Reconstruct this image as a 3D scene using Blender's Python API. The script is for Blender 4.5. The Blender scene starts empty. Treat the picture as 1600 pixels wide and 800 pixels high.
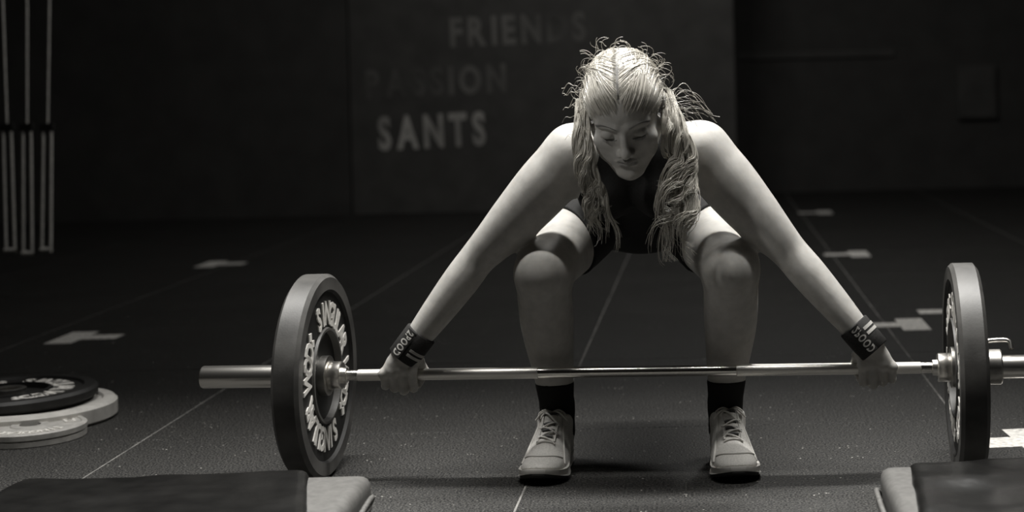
import bpy, bmesh, math, random
import numpy as np
from mathutils import Vector, Matrix, noise as mnoise

random.seed(7)
rng = np.random.default_rng(7)
S = bpy.context.scene
COL = S.collection
PI = math.pi

# ------------------------------------------------------------------ camera
F_PX = 2500.0            # focal length in pixels of the 1600 wide frame
PPX, PPY = 1100.0, 135.0  # principal point (the picture is an off-centre crop)
ROLL = math.radians(1.4)
CAM_H = 0.85
cam_data = bpy.data.cameras.new('camera')
cam = bpy.data.objects.new('camera', cam_data)
COL.objects.link(cam)
S.camera = cam
cam_data.sensor_fit = 'HORIZONTAL'
cam_data.sensor_width = 36.0
cam_data.lens = F_PX / 1600.0 * 36.0
cam_data.shift_x = (800.0 - PPX) / 1600.0
cam_data.shift_y = (PPY - 400.0) / 1600.0
cam.matrix_world = Matrix.Translation((0, 0, CAM_H)) @ Matrix.Rotation(PI / 2, 4, 'X') @ Matrix.Rotation(-ROLL, 4, 'Z')
cam_data.clip_start = 0.05
cam_data.clip_end = 60
cam_data.dof.use_dof = True
cam_data.dof.focus_distance = 3.48
cam_data.dof.aperture_fstop = 2.6

# ------------------------------------------------------------------ world, lamps, exposure
W = bpy.data.worlds.new('world')
S.world = W
W.use_nodes = True
W.node_tree.nodes['Background'].inputs[0].default_value = (1.0, 0.95, 0.86, 1)
W.node_tree.nodes['Background'].inputs[1].default_value = 0.0040

def lamp(name, kind, loc, target, energy, **kw):
    d = bpy.data.lights.new(name, kind)
    d.energy = energy
    d.color = kw.pop('color', (1.0, 0.985, 0.955))
    for k, v in kw.items():
        setattr(d, k, v)
    o = bpy.data.objects.new(name, d)
    COL.objects.link(o)
    o.location = loc
    v = Vector(target) - Vector(loc)
    o.rotation_euler = v.to_track_quat('-Z', 'Y').to_euler()
    return o

# strip lamps parallel to the bar, one ceiling lamp farther back, then added fills
lamp('ceiling_strip', 'AREA', (-0.28, 3.84, 3.20), (-0.28, 2.35, 0.0), 92.0,
     shape='RECTANGLE', size=3.2, size_y=0.12, spread=math.radians(80))
lamp('front_strip', 'AREA', (-0.28, 2.95, 3.20), (-0.28, 2.75, 0.0), 21.0,
     shape='RECTANGLE', size=3.2, size_y=0.12, spread=math.radians(70))
lamp('back_lamp', 'AREA', (0.6, 6.4, 3.6), (0.2, 6.3, 0.0), 56.0, size=0.5)
lamp('wall_lamp', 'AREA', (-0.5, 8.6, 3.5), (0.0, 12.5, 0.6), 19.0, size=0.8)  # unseen lamp added to lift the back wall and its lettering
lamp('side_spot', 'SPOT', (-2.6, 1.1, 2.5), (-0.165, 3.30, 0.77), 150.0,
     spot_size=math.radians(7.5), spot_blend=0.9, shadow_soft_size=0.12)  # unseen lamp added to brighten the bowed face

S.view_settings.view_transform = 'Standard'
S.view_settings.look = 'None'
S.view_settings.exposure = -0.25
S.view_settings.gamma = 1.0
S.view_settings.use_curve_mapping = False

# ------------------------------------------------------------------ picture measurements -> world points
def at(x, y, Y):
    u, v = x - PPX, y - PPY
    c, s = math.cos(ROLL), math.sin(ROLL)
    return np.array([Y / F_PX * (u * c - v * s), Y, CAM_H - Y / F_PX * (u * s + v * c)])

def vec(*a):
    return np.array(a, dtype=float)

def unit(v):
    v = np.asarray(v, float)
    return v / np.linalg.norm(v)

# ------------------------------------------------------------------ materials
def mat(name, color, rough=0.5, metal=0.0, spec=0.5):
    m = bpy.data.materials.new(name)
    m.use_nodes = True
    b = m.node_tree.nodes['Principled BSDF']
    if not isinstance(color, (tuple, list)):
        color = (color, color * 0.97, color * 0.91)
    b.inputs['Base Color'].default_value = (*color, 1)
    b.inputs['Roughness'].default_value = rough
    b.inputs['Metallic'].default_value = metal
    b.inputs['Specular IOR Level'].default_value = spec
    return m

def nodes(m):
    nt = m.node_tree
    return nt, nt.nodes, nt.links, nt.nodes['Principled BSDF']

def add_noise(m, scale, lo, hi, bump=0.0, detail=4, bump_scale=None, coord='Object', dist=0.001):
    """vary the base colour between lo and hi by a noise, and add a fine bump"""
    nt, N, L, b = nodes(m)
    tc = N.new('ShaderNodeTexCoord')
    nz = N.new('ShaderNodeTexNoise')
    nz.inputs['Scale'].default_value = scale
    nz.inputs['Detail'].default_value = detail
    L.new(tc.outputs[coord], nz.inputs['Vector'])
    r = N.new('ShaderNodeValToRGB')
    r.color_ramp.elements[0].position = 0.32
    r.color_ramp.elements[1].position = 0.68
    r.color_ramp.elements[0].color = (lo, lo * 0.97, lo * 0.91, 1)
    r.color_ramp.elements[1].color = (hi, hi * 0.97, hi * 0.91, 1)
    L.new(nz.outputs['Fac'], r.inputs['Fac'])
    L.new(r.outputs['Color'], b.inputs['Base Color'])
    if bump:
        n2 = N.new('ShaderNodeTexNoise')
        n2.inputs['Scale'].default_value = bump_scale or scale
        n2.inputs['Detail'].default_value = 3
        L.new(tc.outputs[coord], n2.inputs['Vector'])
        bp = N.new('ShaderNodeBump')
        bp.inputs['Strength'].default_value = bump
        bp.inputs['Distance'].default_value = dist
        L.new(n2.outputs['Fac'], bp.inputs['Height'])
        L.new(bp.outputs['Normal'], b.inputs['Normal'])
    return m

M = {}
# crumb rubber floor: black rubber, fine grain, scattered pale flecks
m = mat('floor_rubber', 0.05, 0.6, 0, 0.4)
nt, N, L, b = nodes(m)
geo = N.new('ShaderNodeNewGeometry')
n1 = N.new('ShaderNodeTexNoise'); n1.inputs['Scale'].default_value = 210; n1.inputs['Detail'].default_value = 2
r1 = N.new('ShaderNodeValToRGB')
r1.color_ramp.elements[0].position = 0.43; r1.color_ramp.elements[0].color = (0.002, 0.0019, 0.0018, 1)
r1.color_ramp.elements[1].position = 0.64; r1.color_ramp.elements[1].color = (0.072, 0.0695, 0.064, 1)
v1 = N.new('ShaderNodeTexVoronoi'); v1.inputs['Scale'].default_value = 62
r2 = N.new('ShaderNodeValToRGB')
r2.color_ramp.elements[0].position = 0.10; r2.color_ramp.elements[0].color = (1, 1, 1, 1)
r2.color_ramp.elements[1].position = 0.17; r2.color_ramp.elements[1].color = (0, 0, 0, 1)
n3 = N.new('ShaderNodeTexNoise'); n3.inputs['Scale'].default_value = 17; n3.inputs['Detail'].default_value = 4
r3 = N.new('ShaderNodeValToRGB')
r3.color_ramp.elements[0].position = 0.55; r3.color_ramp.elements[0].color = (0, 0, 0, 1)
r3.color_ramp.elements[1].position = 0.66; r3.color_ramp.elements[1].color = (0.8, 0.8, 0.8, 1)
mu = N.new('ShaderNodeMath'); mu.operation = 'MULTIPLY'
n4 = N.new('ShaderNodeTexNoise'); n4.inputs['Scale'].default_value = 2.6; n4.inputs['Detail'].default_value = 5
mr = N.new('ShaderNodeMapRange'); mr.inputs['To Min'].default_value = 0.72; mr.inputs['To Max'].default_value = 1.3
mx = N.new('ShaderNodeMix'); mx.data_type = 'RGBA'; mx.blend_type = 'MULTIPLY'; mx.inputs[0].default_value = 1.0
mx2 = N.new('ShaderNodeMix'); mx2.data_type = 'RGBA'
for n in (n1, v1, n3, n4):
    L.new(geo.outputs['Position'], n.inputs['Vector'])
L.new(n1.outputs['Fac'], r1.inputs['Fac'])
L.new(v1.outputs['Distance'], r2.inputs['Fac'])
L.new(n3.outputs['Fac'], r3.inputs['Fac'])
L.new(r2.outputs['Color'], mu.inputs[0]); L.new(r3.outputs['Color'], mu.inputs[1])
L.new(n4.outputs['Fac'], mr.inputs['Value'])
L.new(r1.outputs['Color'], mx.inputs[6]); L.new(mr.outputs['Result'], mx.inputs[7])
L.new(mu.outputs[0], mx2.inputs[0]); L.new(mx.outputs[2], mx2.inputs[6]); mx2.inputs[7].default_value = (0.65, 0.63, 0.58, 1)
L.new(mx2.outputs[2], b.inputs['Base Color'])
bp = N.new('ShaderNodeBump'); bp.inputs['Strength'].default_value = 0.9; bp.inputs['Distance'].default_value = 0.004
L.new(n1.outputs['Fac'], bp.inputs['Height']); L.new(bp.outputs['Normal'], b.inputs['Normal'])
M['floor'] = m

M['seam'] = add_noise(mat('dusty_seam', 0.4, 0.9), 14, 0.10, 0.30)
M['wall'] = add_noise(mat('dark_wall_paint', 0.03, 0.8), 6, 0.060, 0.085, 0.2, bump_scale=60)
M['wall_far'] = add_noise(mat('black_wall_paint', 0.03, 0.85), 5, 0.045, 0.06)
M['wall_text'] = add_noise(mat('worn_wall_lettering', 0.3, 0.8), 2.2, 0.20, 0.62, detail=6, coord='Object')  # worn paint; light spill on the lowest word put into its paler tone
M['wall_text_faint'] = add_noise(mat('faded_wall_lettering', 0.12, 0.8), 2.6, 0.065, 0.20, detail=6)  # same worn paint, darkened to stand in for weaker light higher up
M['tape'] = add_noise(mat('worn_white_tape', 0.6, 0.7), 70, 0.45, 0.88, detail=5)
M['rubber'] = add_noise(mat('plate_rubber', 0.05, 0.48, 0, 0.5), 9, 0.04, 0.13, 0.25, bump_scale=240, detail=7, dist=0.0006)
M['rubber_dark'] = add_noise(mat('plate_face_rubber', 0.02, 0.55, 0, 0.4), 20, 0.012, 0.024)
M['rubber_grey'] = add_noise(mat('grey_plate_rubber', 0.5, 0.6), 30, 0.5, 0.66, 0.15, bump_scale=300)
M['rubber_mid'] = add_noise(mat('mid_grey_plate', 0.3, 0.6), 40, 0.36, 0.5, 0.15, bump_scale=300)
M['white_ink'] = add_noise(mat('white_raised_ink', 0.75, 0.6), 120, 0.75, 0.9)
M['steel'] = mat('polished_steel', 0.88, 0.28, 1.0)
M['steel_soft'] = add_noise(mat('satin_steel', 0.5, 0.34, 1.0), 60, 0.42, 0.58)
M['chrome'] = mat('bright_chrome', 0.85, 0.2, 1.0)
# knurl: crossed fine waves
m = mat('knurled_steel', 0.85, 0.4, 1.0)
nt, N, L, b = nodes(m)
tc = N.new('ShaderNodeTexCoord')
w1 = N.new('ShaderNodeTexWave'); w1.bands_direction = 'DIAGONAL'; w1.inputs['Scale'].default_value = 180
bp = N.new('ShaderNodeBump'); bp.inputs['Strength'].default_value = 0.35; bp.inputs['Distance'].default_value = 0.0006
L.new(tc.outputs['Object'], w1.inputs['Vector']); L.new(w1.outputs['Fac'], bp.inputs['Height']); L.new(bp.outputs['Normal'], b.inputs['Normal'])
M['knurl'] = m
M['vinyl'] = add_noise(mat('black_vinyl', 0.02, 0.30, 0, 0.4), 14, 0.004, 0.010, 0.5, bump_scale=10, dist=0.006)
M['pad_grey'] = add_noise(mat('grey_canvas', 0.17, 0.75), 60, 0.075, 0.105, 0.3, bump_scale=200)
M['strap'] = add_noise(mat('grey_webbing', 0.3, 0.7), 90, 0.6, 0.85)
M['pad_strap'] = add_noise(mat('grey_pad_webbing', 0.1, 0.7), 90, 0.07, 0.13)
M['black_strap'] = mat('dark_webbing', 0.02, 0.7)
m = add_noise(mat('skin', 0.5, 0.55, 0, 0.22), 45, 0.44, 0.53, 0.12, bump_scale=420, dist=0.0005)
nodes(m)[3].inputs['Subsurface Weight'].default_value = 0.12
nodes(m)[3].inputs['Subsurface Radius'].default_value = (0.008, 0.006, 0.004)
M['skin'] = m
M['lip'] = mat('lip', 0.30, 0.35)
M['nail'] = mat('nail', 0.55, 0.3)
M['brow'] = mat('brow_hair', 0.16, 0.6)
M['hair'] = mat('dark_blonde_hair', (0.50, 0.475, 0.42), 0.28, 0, 0.8)
M['hair_base'] = add_noise(mat('scalp_hair_base', 0.2, 0.55), 60, 0.16, 0.30)
M['black_cloth'] = add_noise(mat('black_sportswear', 0.012, 0.75, 0, 0.3), 200, 0.009, 0.016, 0.3, bump_scale=500)
M['sock'] = mat('black_sock', 0.014, 0.9, 0, 0.2)
M['wrap'] = add_noise(mat('black_elastic', 0.02, 0.8, 0, 0.3), 300, 0.014, 0.03, 0.4, bump_scale=600)
M['wrap_stripe'] = mat('pale_elastic_stripe', 0.42, 0.7)
M['shoe'] = add_noise(mat('pale_mesh_shoe', 0.6, 0.75), 300, 0.55, 0.74, 0.6, bump_scale=700)
M['shoe_trim'] = mat('shoe_overlay', 0.62, 0.5)
M['shoe_dark'] = mat('shoe_dark_trim', 0.05, 0.6)
M['sole'] = mat('white_sole', 0.6, 0.55)
M['outsole'] = mat('dark_outsole', 0.03, 0.7)
M['lace'] = mat('white_lace', 0.68, 0.7)

# ------------------------------------------------------------------ object helpers
def link(name, mesh, material=None, parent=None, smooth=False):
    o = bpy.data.objects.new(name, mesh)
    COL.objects.link(o)
    if material is not None:
        for mm in (material if isinstance(material, (list, tuple)) else [material]):
            mesh.materials.append(mm)
    if parent is not None:
        o.parent = parent
    if smooth:
        mesh.polygons.foreach_set('use_smooth', np.ones(len(mesh.polygons), dtype=bool))
    return o

def from_data(name, verts, faces, material=None, parent=None, smooth=False):
    me = bpy.data.meshes.new(name)
    me.from_pydata([tuple(map(float, v)) for v in verts], [], [tuple(map(int, f)) for f in faces])
    me.update()
    return link(name, me, material, parent, smooth)

def from_bm(name, bm, material=None, parent=None, smooth=False):
    me = bpy.data.meshes.new(name)
    bm.to_mesh(me); bm.free()
    return link(name, me, material, parent, smooth)

def sharp_smooth(o, deg=35):
    me = o.data
    bm = bmesh.new(); bm.from_mesh(me)
    for f in bm.faces: f.smooth = True
    for e in bm.edges:
        if len(e.link_faces) == 2 and e.calc_face_angle(0) > math.radians(deg):
            e.smooth = False
    bm.to_mesh(me); bm.free()
    return o

def thing(name, label, cat, loc=(0, 0, 0), group=None, rot=(0, 0, 0)):
    o = bpy.data.objects.new(name, None)
    COL.objects.link(o)
    o.empty_display_size = 0.05
    o.location = loc; o.rotation_euler = rot
    return tag(o, label, cat, group)

def tag(o, label, cat, group=None):
    o['label'] = label; o['category'] = cat
    if group: o['group'] = group
    return o

def struct(o):
    o['kind'] = 'structure'
    return o

def bm_box(bm, lo, hi, bevel=0.0, seg=2):
    r = bmesh.ops.create_cube(bm, size=1.0)
    vs = r['verts']
    lo, hi = Vector(lo), Vector(hi)
    for v in vs:
        v.co = Vector((lo[i] + (v.co[i] + 0.5) * (hi[i] - lo[i]) for i in range(3)))
    if bevel:
        es = list({e for v in vs for e in v.link_edges})
        bmesh.ops.bevel(bm, geom=es, offset=bevel, segments=seg, affect='EDGES', profile=0.6)

def lathe(name, prof, seg, material, parent=None, closed=False):
    """profile of (radius, height) pairs turned about local Z"""
    n = len(prof)
    ang = np.linspace(0, 2 * PI, seg, endpoint=False)
    verts = []
    for r, z in prof:
        for a in ang:
            verts.append((r * math.cos(a), r * math.sin(a), z))
    faces = []
    rows = n if closed else n - 1
    for i in range(rows):
        j = (i + 1) % n
        for k in range(seg):
            l = (k + 1) % seg
            faces.append((i * seg + k, i * seg + l, j * seg + l, j * seg + k))
    if not closed:
        if prof[0][0] > 1e-6: faces.append(tuple(range(seg))[::-1])
        if prof[-1][0] > 1e-6: faces.append(tuple((n - 1) * seg + k for k in range(seg)))
    o = from_data(name, verts, faces, material, parent)
    bm = bmesh.new(); bm.from_mesh(o.data)
    bmesh.ops.remove_doubles(bm, verts=bm.verts, dist=1e-6)
    bmesh.ops.recalc_face_normals(bm, faces=bm.faces)
    bm.to_mesh(o.data); bm.free()
    return sharp_smooth(o, 30)

def tube_arrays(paths, radii, sides=4):
    """many polylines -> one vertex / quad list; radii: per path scalar or per point list"""
    V, Fc = [], []
    base = 0
    ang = np.linspace(0, 2 * PI, sides, endpoint=False)
    for P, r in zip(paths, radii):
        P = np.asarray(P, float)
        n = len(P)
        T = np.gradient(P, axis=0)
        T /= np.linalg.norm(T, axis=1)[:, None] + 1e-12
        ref = np.array([0.31, 0.83, 0.46]) if abs(T[0] @ np.array([0.31, 0.83, 0.46])) < 0.9 else np.array([1.0, 0, 0])
        A = np.cross(T, ref); A /= np.linalg.norm(A, axis=1)[:, None] + 1e-12
        B = np.cross(T, A)
        rr = np.broadcast_to(np.asarray(r, float), (n,))
        ring = P[:, None, :] + rr[:, None, None] * (np.cos(ang)[None, :, None] * A[:, None, :] + np.sin(ang)[None, :, None] * B[:, None, :])
        V.append(ring.reshape(-1, 3))
        i = np.arange(n - 1)[:, None]; k = np.arange(sides)[None, :]; l = (k + 1) % sides
        q = np.stack([base + i * sides + k, base + i * sides + l, base + (i + 1) * sides + l, base + (i + 1) * sides + k], -1).reshape(-1, 4)
        Fc.append(q)
        cap0 = [base + s for s in range(sides)]
        base += n * sides
    return np.concatenate(V), np.concatenate(Fc)

def fast_mesh(name, V, Q):
    me = bpy.data.meshes.new(name)
    V = np.asarray(V, np.float32); Q = np.asarray(Q, np.int32)
    k = Q.shape[1]
    me.vertices.add(len(V)); me.vertices.foreach_set('co', V.ravel())
    me.loops.add(Q.size); me.loops.foreach_set('vertex_index', Q.ravel())
    me.polygons.add(len(Q))
    me.polygons.foreach_set('loop_start', np.arange(0, Q.size, k, dtype=np.int32))
    me.update(calc_edges=True)
    me.validate()
    return me

def tubes(name, paths, radii, material, parent=None, sides=4):
    V, Q = tube_arrays(paths, radii, sides)
    return link(name, fast_mesh(name, V, Q), material, parent, smooth=True)

def smooth_path(P, n):
    """Catmull-Rom resample of control points"""
    P = np.asarray(P, float)
    Q = np.vstack([2 * P[0] - P[1], P, 2 * P[-1] - P[-2]])
    t = np.linspace(0, len(P) - 1 - 1e-9, n)
    i = t.astype(int); f = (t - i)[:, None]
    p0, p1, p2, p3 = Q[i], Q[i + 1], Q[i + 2], Q[i + 3]
    return 0.5 * (2 * p1 + (p2 - p0) * f + (2 * p0 - 5 * p1 + 4 * p2 - p3) * f ** 2 + (3 * p1 - p0 - 3 * p2 + p3) * f ** 3)

_glyph = {}
def glyph(ch, bold=0.03, depth=0.06):
    """(verts, faces, width) of one letter: cap height about 0.7"""
    key = (ch, bold, depth)
    if key not in _glyph:
        cu = bpy.data.curves.new('glyph', 'FONT')
        cu.body = ch; cu.size = 1.0; cu.offset = bold; cu.extrude = depth; cu.resolution_u = 3
        ob = bpy.data.objects.new('glyph', cu)
        me = bpy.data.meshes.new_from_object(ob)
        v = np.array([x.co[:] for x in me.vertices]).reshape(-1, 3)
        f = [tuple(p.vertices) for p in me.polygons]
        bpy.data.objects.remove(ob); bpy.data.curves.remove(cu); bpy.data.meshes.remove(me)
        x0, x1 = v[:, 0].min(), v[:, 0].max()
        v = v.copy(); v[:, 0] -= (x0 + x1) / 2
        _glyph[key] = (v, f, x1 - x0)
    return _glyph[key]

def text_mesh(parts):
    """parts: list of (verts, faces) -> merged"""
    V, Fc, b = [], [], 0
    for v, f in parts:
        V.append(v); Fc += [tuple(i + b for i in q) for q in f]; b += len(v)
    return np.concatenate(V), Fc

def line_text(s, height, widthscale=0.75, gap=0.12, bold=0.03, depth=0.02):
    """letters of a line laid along x from 0, baseline y=0, cap height given"""
    sc = height / 0.73
    x = 0.0; out = []
    for ch in s:
        if ch == ' ':
            x += 0.35 * sc; continue
        v, f, w = glyph(ch, bold, depth)
        q = v.copy()
        q[:, 0] = q[:, 0] * sc * widthscale + x + w * sc * widthscale / 2
        q[:, 1] *= sc; q[:, 2] *= sc
        out.append((q, f)); x += w * sc * widthscale + gap * sc
    return out, x - gap * sc

def ring_text(s, r0, r1, ang0, step, z, thick, widthscale=0.8, bold=0.035):
    """letters around a circle in the xy plane, tops outward, running clockwise seen from +z"""
    out = []
    sc = (r1 - r0) / 0.73
    for i, ch in enumerate(s):
        a = ang0 - i * step
        if ch == ' ': continue
        v, f, w = glyph(ch, bold, 0.05)
        q = v.copy()
        x = q[:, 0] * sc * widthscale; y = q[:, 1] * sc + r0
        zz = z + np.where(v[:, 2] > 0, thick, -0.0005)
        ca, sa = math.cos(a - PI / 2), math.sin(a - PI / 2)
        out.append((np.stack([x * ca - y * sa, x * sa + y * ca, zz], 1), f))
    return out

# ================================================================== large structure
# ---- floor: dusty base with crumb rubber tiles laid on it
TS = 1.02
X0, Y0 = -0.405, 4.005
bm = bmesh.new()
bm_box(bm, (-6.6, 1.9, -0.06), (4.8, 12.9, -0.0012))
floor = struct(from_bm('floor', bm, M['seam']))
bm = bmesh.new()
bm_box(bm, (-TS / 2 + 0.0022, -TS / 2 + 0.0022, -0.004), (TS / 2 - 0.0022, TS / 2 - 0.0022, 0.0), 0.0012, 1)
tile_me = bpy.data.meshes.new('tile'); bm.to_mesh(tile_me); bm.free(); tile_me.materials.append(M['floor'])
for i in range(-6, 5):
    for j in range(-2, 9):
        t = bpy.data.objects.new('tile', tile_me)
        COL.objects.link(t); t.parent = floor
        t.location = (X0 + (i + 0.5) * TS, Y0 + (j + 0.5) * TS, 0)

# ---- the lettered wall, the far wall behind it
YW = 11.3
xl = at(548, 200, YW)[0]; xr = at(1148, 100, YW)[0]
bm = bmesh.new(); bm_box(bm, (xl, YW, 0), (xr, YW + 0.12, 3.4), 0.004, 1)
wall_back = struct(from_bm('wall_back', bm, M['wall']))
bm = bmesh.new(); bm_box(bm, (-6.6, 12.6, 0), (4.8, 12.75, 3.6))
wall_far = struct(from_bm('wall_far', bm, M['wall_far']))
bm = bmesh.new(); bm_box(bm, (-6.6, YW + 0.02, 0), (xl, YW + 0.12, 3.4))
wall_left = struct(from_bm('wall_left', bm, M['wall_far']))
# dark rail along the far wall, right, and the beam the straps hang from (above the frame)
a = at(1155, 88, 12.5); b_ = at(1400, 80, 12.5)
bm = bmesh.new(); bm_box(bm, (a[0], 12.575, a[2] - 0.03), (b_[0], 12.6, a[2] + 0.03), 0.004, 1)
struct(from_bm('trim_1', bm, M['wall']))
bm = bmesh.new(); bm_box(bm, (-3.6, 6.94, 3.0), (-2.3, 7.06, 3.12), 0.004, 1)
struct(from_bm('trim_2', bm, M['black_strap']))

def wall_word(word, x0, x1, ytop, ybase, material, tilt):
    """painted word, its cap height and width measured on the wall"""
    A = at(x0, ybase, YW); B = at(x1, ybase, YW)
    h = (ybase - ytop) / F_PX * YW
    letters, w = line_text(word, h, 0.8, 0.16, 0.04, 0.01)
    width = B[0] - A[0]
    ct, st = math.cos(tilt), math.sin(tilt)
    o = bpy.data.objects.new('painted_word', None); COL.objects.link(o); o.parent = wall_back; o.empty_display_size = 0.05
    for V, Fc in letters:
        x = V[:, 0] * width / w; y = V[:, 1]
        P = np.stack([A[0] + x * ct - y * st, np.where(V[:, 2] > 0, YW - 0.004, YW + 0.001), A[2] + x * st + y * ct], 1)
        from_data('letter', P, Fc, material, o)
    return o

wall_word('FRIENDS', 704, 916, 27, 72, M['wall_text_faint'], math.radians(1.3))['label'] = 'worn word FRIENDS painted highest on the dark wall'
wall_word('PASSION', 572, 792, 109, 153, M['wall_text_faint'], math.radians(1.3))['label'] = 'faint word PASSION painted on the dark wall'
wall_word('SANTS', 592, 760, 182, 233, M['wall_text'], math.radians(1.6))['label'] = 'brightest word SANTS painted lowest on the dark wall'

# ================================================================== barbell
PL = at(494, 590, 3.56); PR = at(1508, 577, 3.47)
PL[2] = PR[2] = 0.2275
bdir = unit(PR - PL)
bmid = (PL + PR) / 2
# local frame: z along the bar (to the right), x up, so lathes run along the bar
Rb = Matrix(((0, 0, 0), (0, 0, 0), (0, 0, 0))).to_4x4()
bz = Vector(bdir); bx = Vector((0, 0, 1)); by = bz.cross(bx)
Rbar = Matrix((bx, by, bz)).transposed().to_4x4()
half = np.linalg.norm(PR - PL) / 2          # to the plate centres
bar = thing('barbell', 'polished steel barbell gripped by the crouching person across the whole picture', 'barbell', tuple(bmid))
bar.rotation_euler = Rbar.to_euler()
ci = half - 0.030 - 0.030                   # inner face of collars

def tpx(x):                                 # bar coordinate of a picture column
    lo, hi = -1.3, 1.3
    for _ in range(50):
        t = (lo + hi) / 2
        P = bmid + bdir * t
        c, s = math.cos(ROLL), math.sin(ROLL)
        X, D = P[0] / P[1] * F_PX, (CAM_H - P[2]) / P[1] * F_PX
        px = PPX + X * c + D * s
        if px < x: lo = t
        else: hi = t
    return (lo + hi) / 2
tk0, tk1 = tpx(841), tpx(1151)
R_K, R_S = 0.0128, 0.0118
sh = lathe('shaft', [(0, -ci - 0.01), (R_S, -ci - 0.01), (R_S, ci + 0.01), (0, ci + 0.01)], 40, M['chrome'], bar)
for (u0, u1) in ((-ci + 0.035, tk0), (tk1, ci - 0.035)):
    lathe('knurled_grip', [(R_S, u0), (R_K, u0 + 0.001), (R_K, u1 - 0.001), (R_S, u1)], 40, M['knurl'], bar)
for s in (-1, 1):
    pr = [(R_S - 0.001, ci - 0.012), (0.017, ci - 0.010), (0.0175, ci), (0.029, ci), (0.031, ci + 0.002), (0.031, ci + 0.027), (0.0295, ci + 0.030), (0.0249, ci + 0.030)]
    lathe('collar', [(r, z * s) for r, z in pr], 56, M['steel'], bar)
    pr = [(0.0249, ci + 0.028), (0.0249, half + 0.255), (0.0235, half + 0.258), (0.010, half + 0.258), (0.009, half + 0.256), (0, half + 0.256)]
    lathe('sleeve', [(r, z * s) for r, z in pr], 56, M['steel'], bar)

PLATE_W = 0.060
def plate_profile(R, hw, hub):
    """closed bumper profile about local z, +z the lettered face"""
    p = [(hub, -hw + 0.006), (R * 0.46, -hw + 0.006), (R * 0.50, -hw), (R * 0.955, -hw), (R, -hw + 0.008), (R, hw - 0.008), (R * 0.965, hw),
         (R * 0.845, hw), (R * 0.825, hw - 0.007), (R * 0.475, hw - 0.007), (R * 0.468, hw - 0.001), (R * 0.443, hw - 0.001), (R * 0.435, hw - 0.016), (hub, hw - 0.016)]
    return p

def make_plate(label, loc, rot, R, hw, spin, group, rubber, ring=True, ink=True, face=None):
    t = thing('bumper_plate', label, 'weight plate', loc, group)
    t.rotation_euler = rot
    o = lathe('rubber_disc', plate_profile(R, hw, 0.043), 128, [rubber, face or rubber], t, closed=True)
    for f in o.data.polygons:
        c = f.center; r = math.hypot(c.x, c.y)
        if c.z > hw - 0.02 and R * 0.43 < r < R * 0.84 and abs(f.normal.z) > 0.5 and not (R * 0.44 < r < R * 0.47):
            f.material_index = 1
        if c.z > hw - 0.02 and r < R * 0.43: f.material_index = 1
    lathe('steel_hub', [(0.0256, -hw + 0.002), (0.044, -hw + 0.002), (0.044, hw + 0.0005), (0.041, hw + 0.002), (0.030, hw + 0.002), (0.0256, hw)], 64, M['steel_soft'], t, closed=True)
    if ink:
        k = R / 0.225
        txt = 'SINGULAR WOD'
        st = math.radians(12.8)
        parts = ring_text(txt, 0.114 * k, 0.166 * k, math.radians(90 + spin + 70), st, hw - 0.007, 0.003, 0.78)
        parts += ring_text(txt, 0.114 * k, 0.166 * k, math.radians(270 + spin + 70), st, hw - 0.007, 0.003, 0.78)
        for V, Fc in parts:
            from_data('letter', V, Fc, M['white_ink'], t)
        # two small diamond marks between the words
        for q in (0, 1):
            aa = math.radians(spin + q * 180 + 0 + 8)
            for rr, dd in ((0.128, 0.010), (0.152, 0.012)):
                bm = bmesh.new()
                c = Vector((rr * k * math.cos(aa), rr * k * math.sin(aa), hw - 0.007))
                e = [bm.verts.new(c + Vector((dd * math.cos(aa + w_), dd * math.sin(aa + w_), 0.003))) for w_ in (0, PI / 2, PI, 3 * PI / 2)]
                bm.faces.new(e)
                g_ = [bm.verts.new(v.co - Vector((0, 0, 0.0035))) for v in e]
                for i_ in range(4):
                    bm.faces.new((e[i_], g_[i_], g_[(i_ + 1) % 4], e[(i_ + 1) % 4]))
                from_bm('emblem', bm, M['white_ink'], t)
    return t

# plates on the bar: lettered faces point inwards
Rl = Rbar.copy()
Rr = Rbar @ Matrix.Rotation(PI, 4, 'X')
make_plate('black rubber bumper plate on the left end of the barbell, lettered face visible', tuple(PL), Rl.to_euler(), 0.225, PLATE_W / 2, 40, 'bumper plates on the barbell', M['rubber'], face=M['rubber_dark'])
make_plate('black rubber bumper plate on the right end of the barbell, seen nearly edge-on', tuple(PR), Rr.to_euler(), 0.225, PLATE_W / 2, 15, 'bumper plates on the barbell', M['rubber'], face=M['rubber_dark'])

# clamp collar with lever on the right sleeve
cc = bmid + bdir * (half + PLATE_W / 2 + 0.028)
cl = thing('clamp_collar', 'steel clamp collar with lever outside the right-hand bumper plate', 'collar', tuple(cc))
cl.rotation_euler = Rbar.to_euler()
lathe('clamp_ring', [(0.0255, -0.020), (0.036, -0.020), (0.038, -0.017), (0.038, 0.017), (0.036, 0.020), (0.0255, 0.020)], 48, M['steel_soft'], cl, closed=True)
tubes('lever', [smooth_path([(0.034, -0.012, -0.013), (0.050, -0.022, -0.012), (0.054, -0.024, 0.016), (0.052, -0.022, 0.040), (0.036, -0.014, 0.044)], 18)], [0.005], M['steel'], cl, 8)

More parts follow.
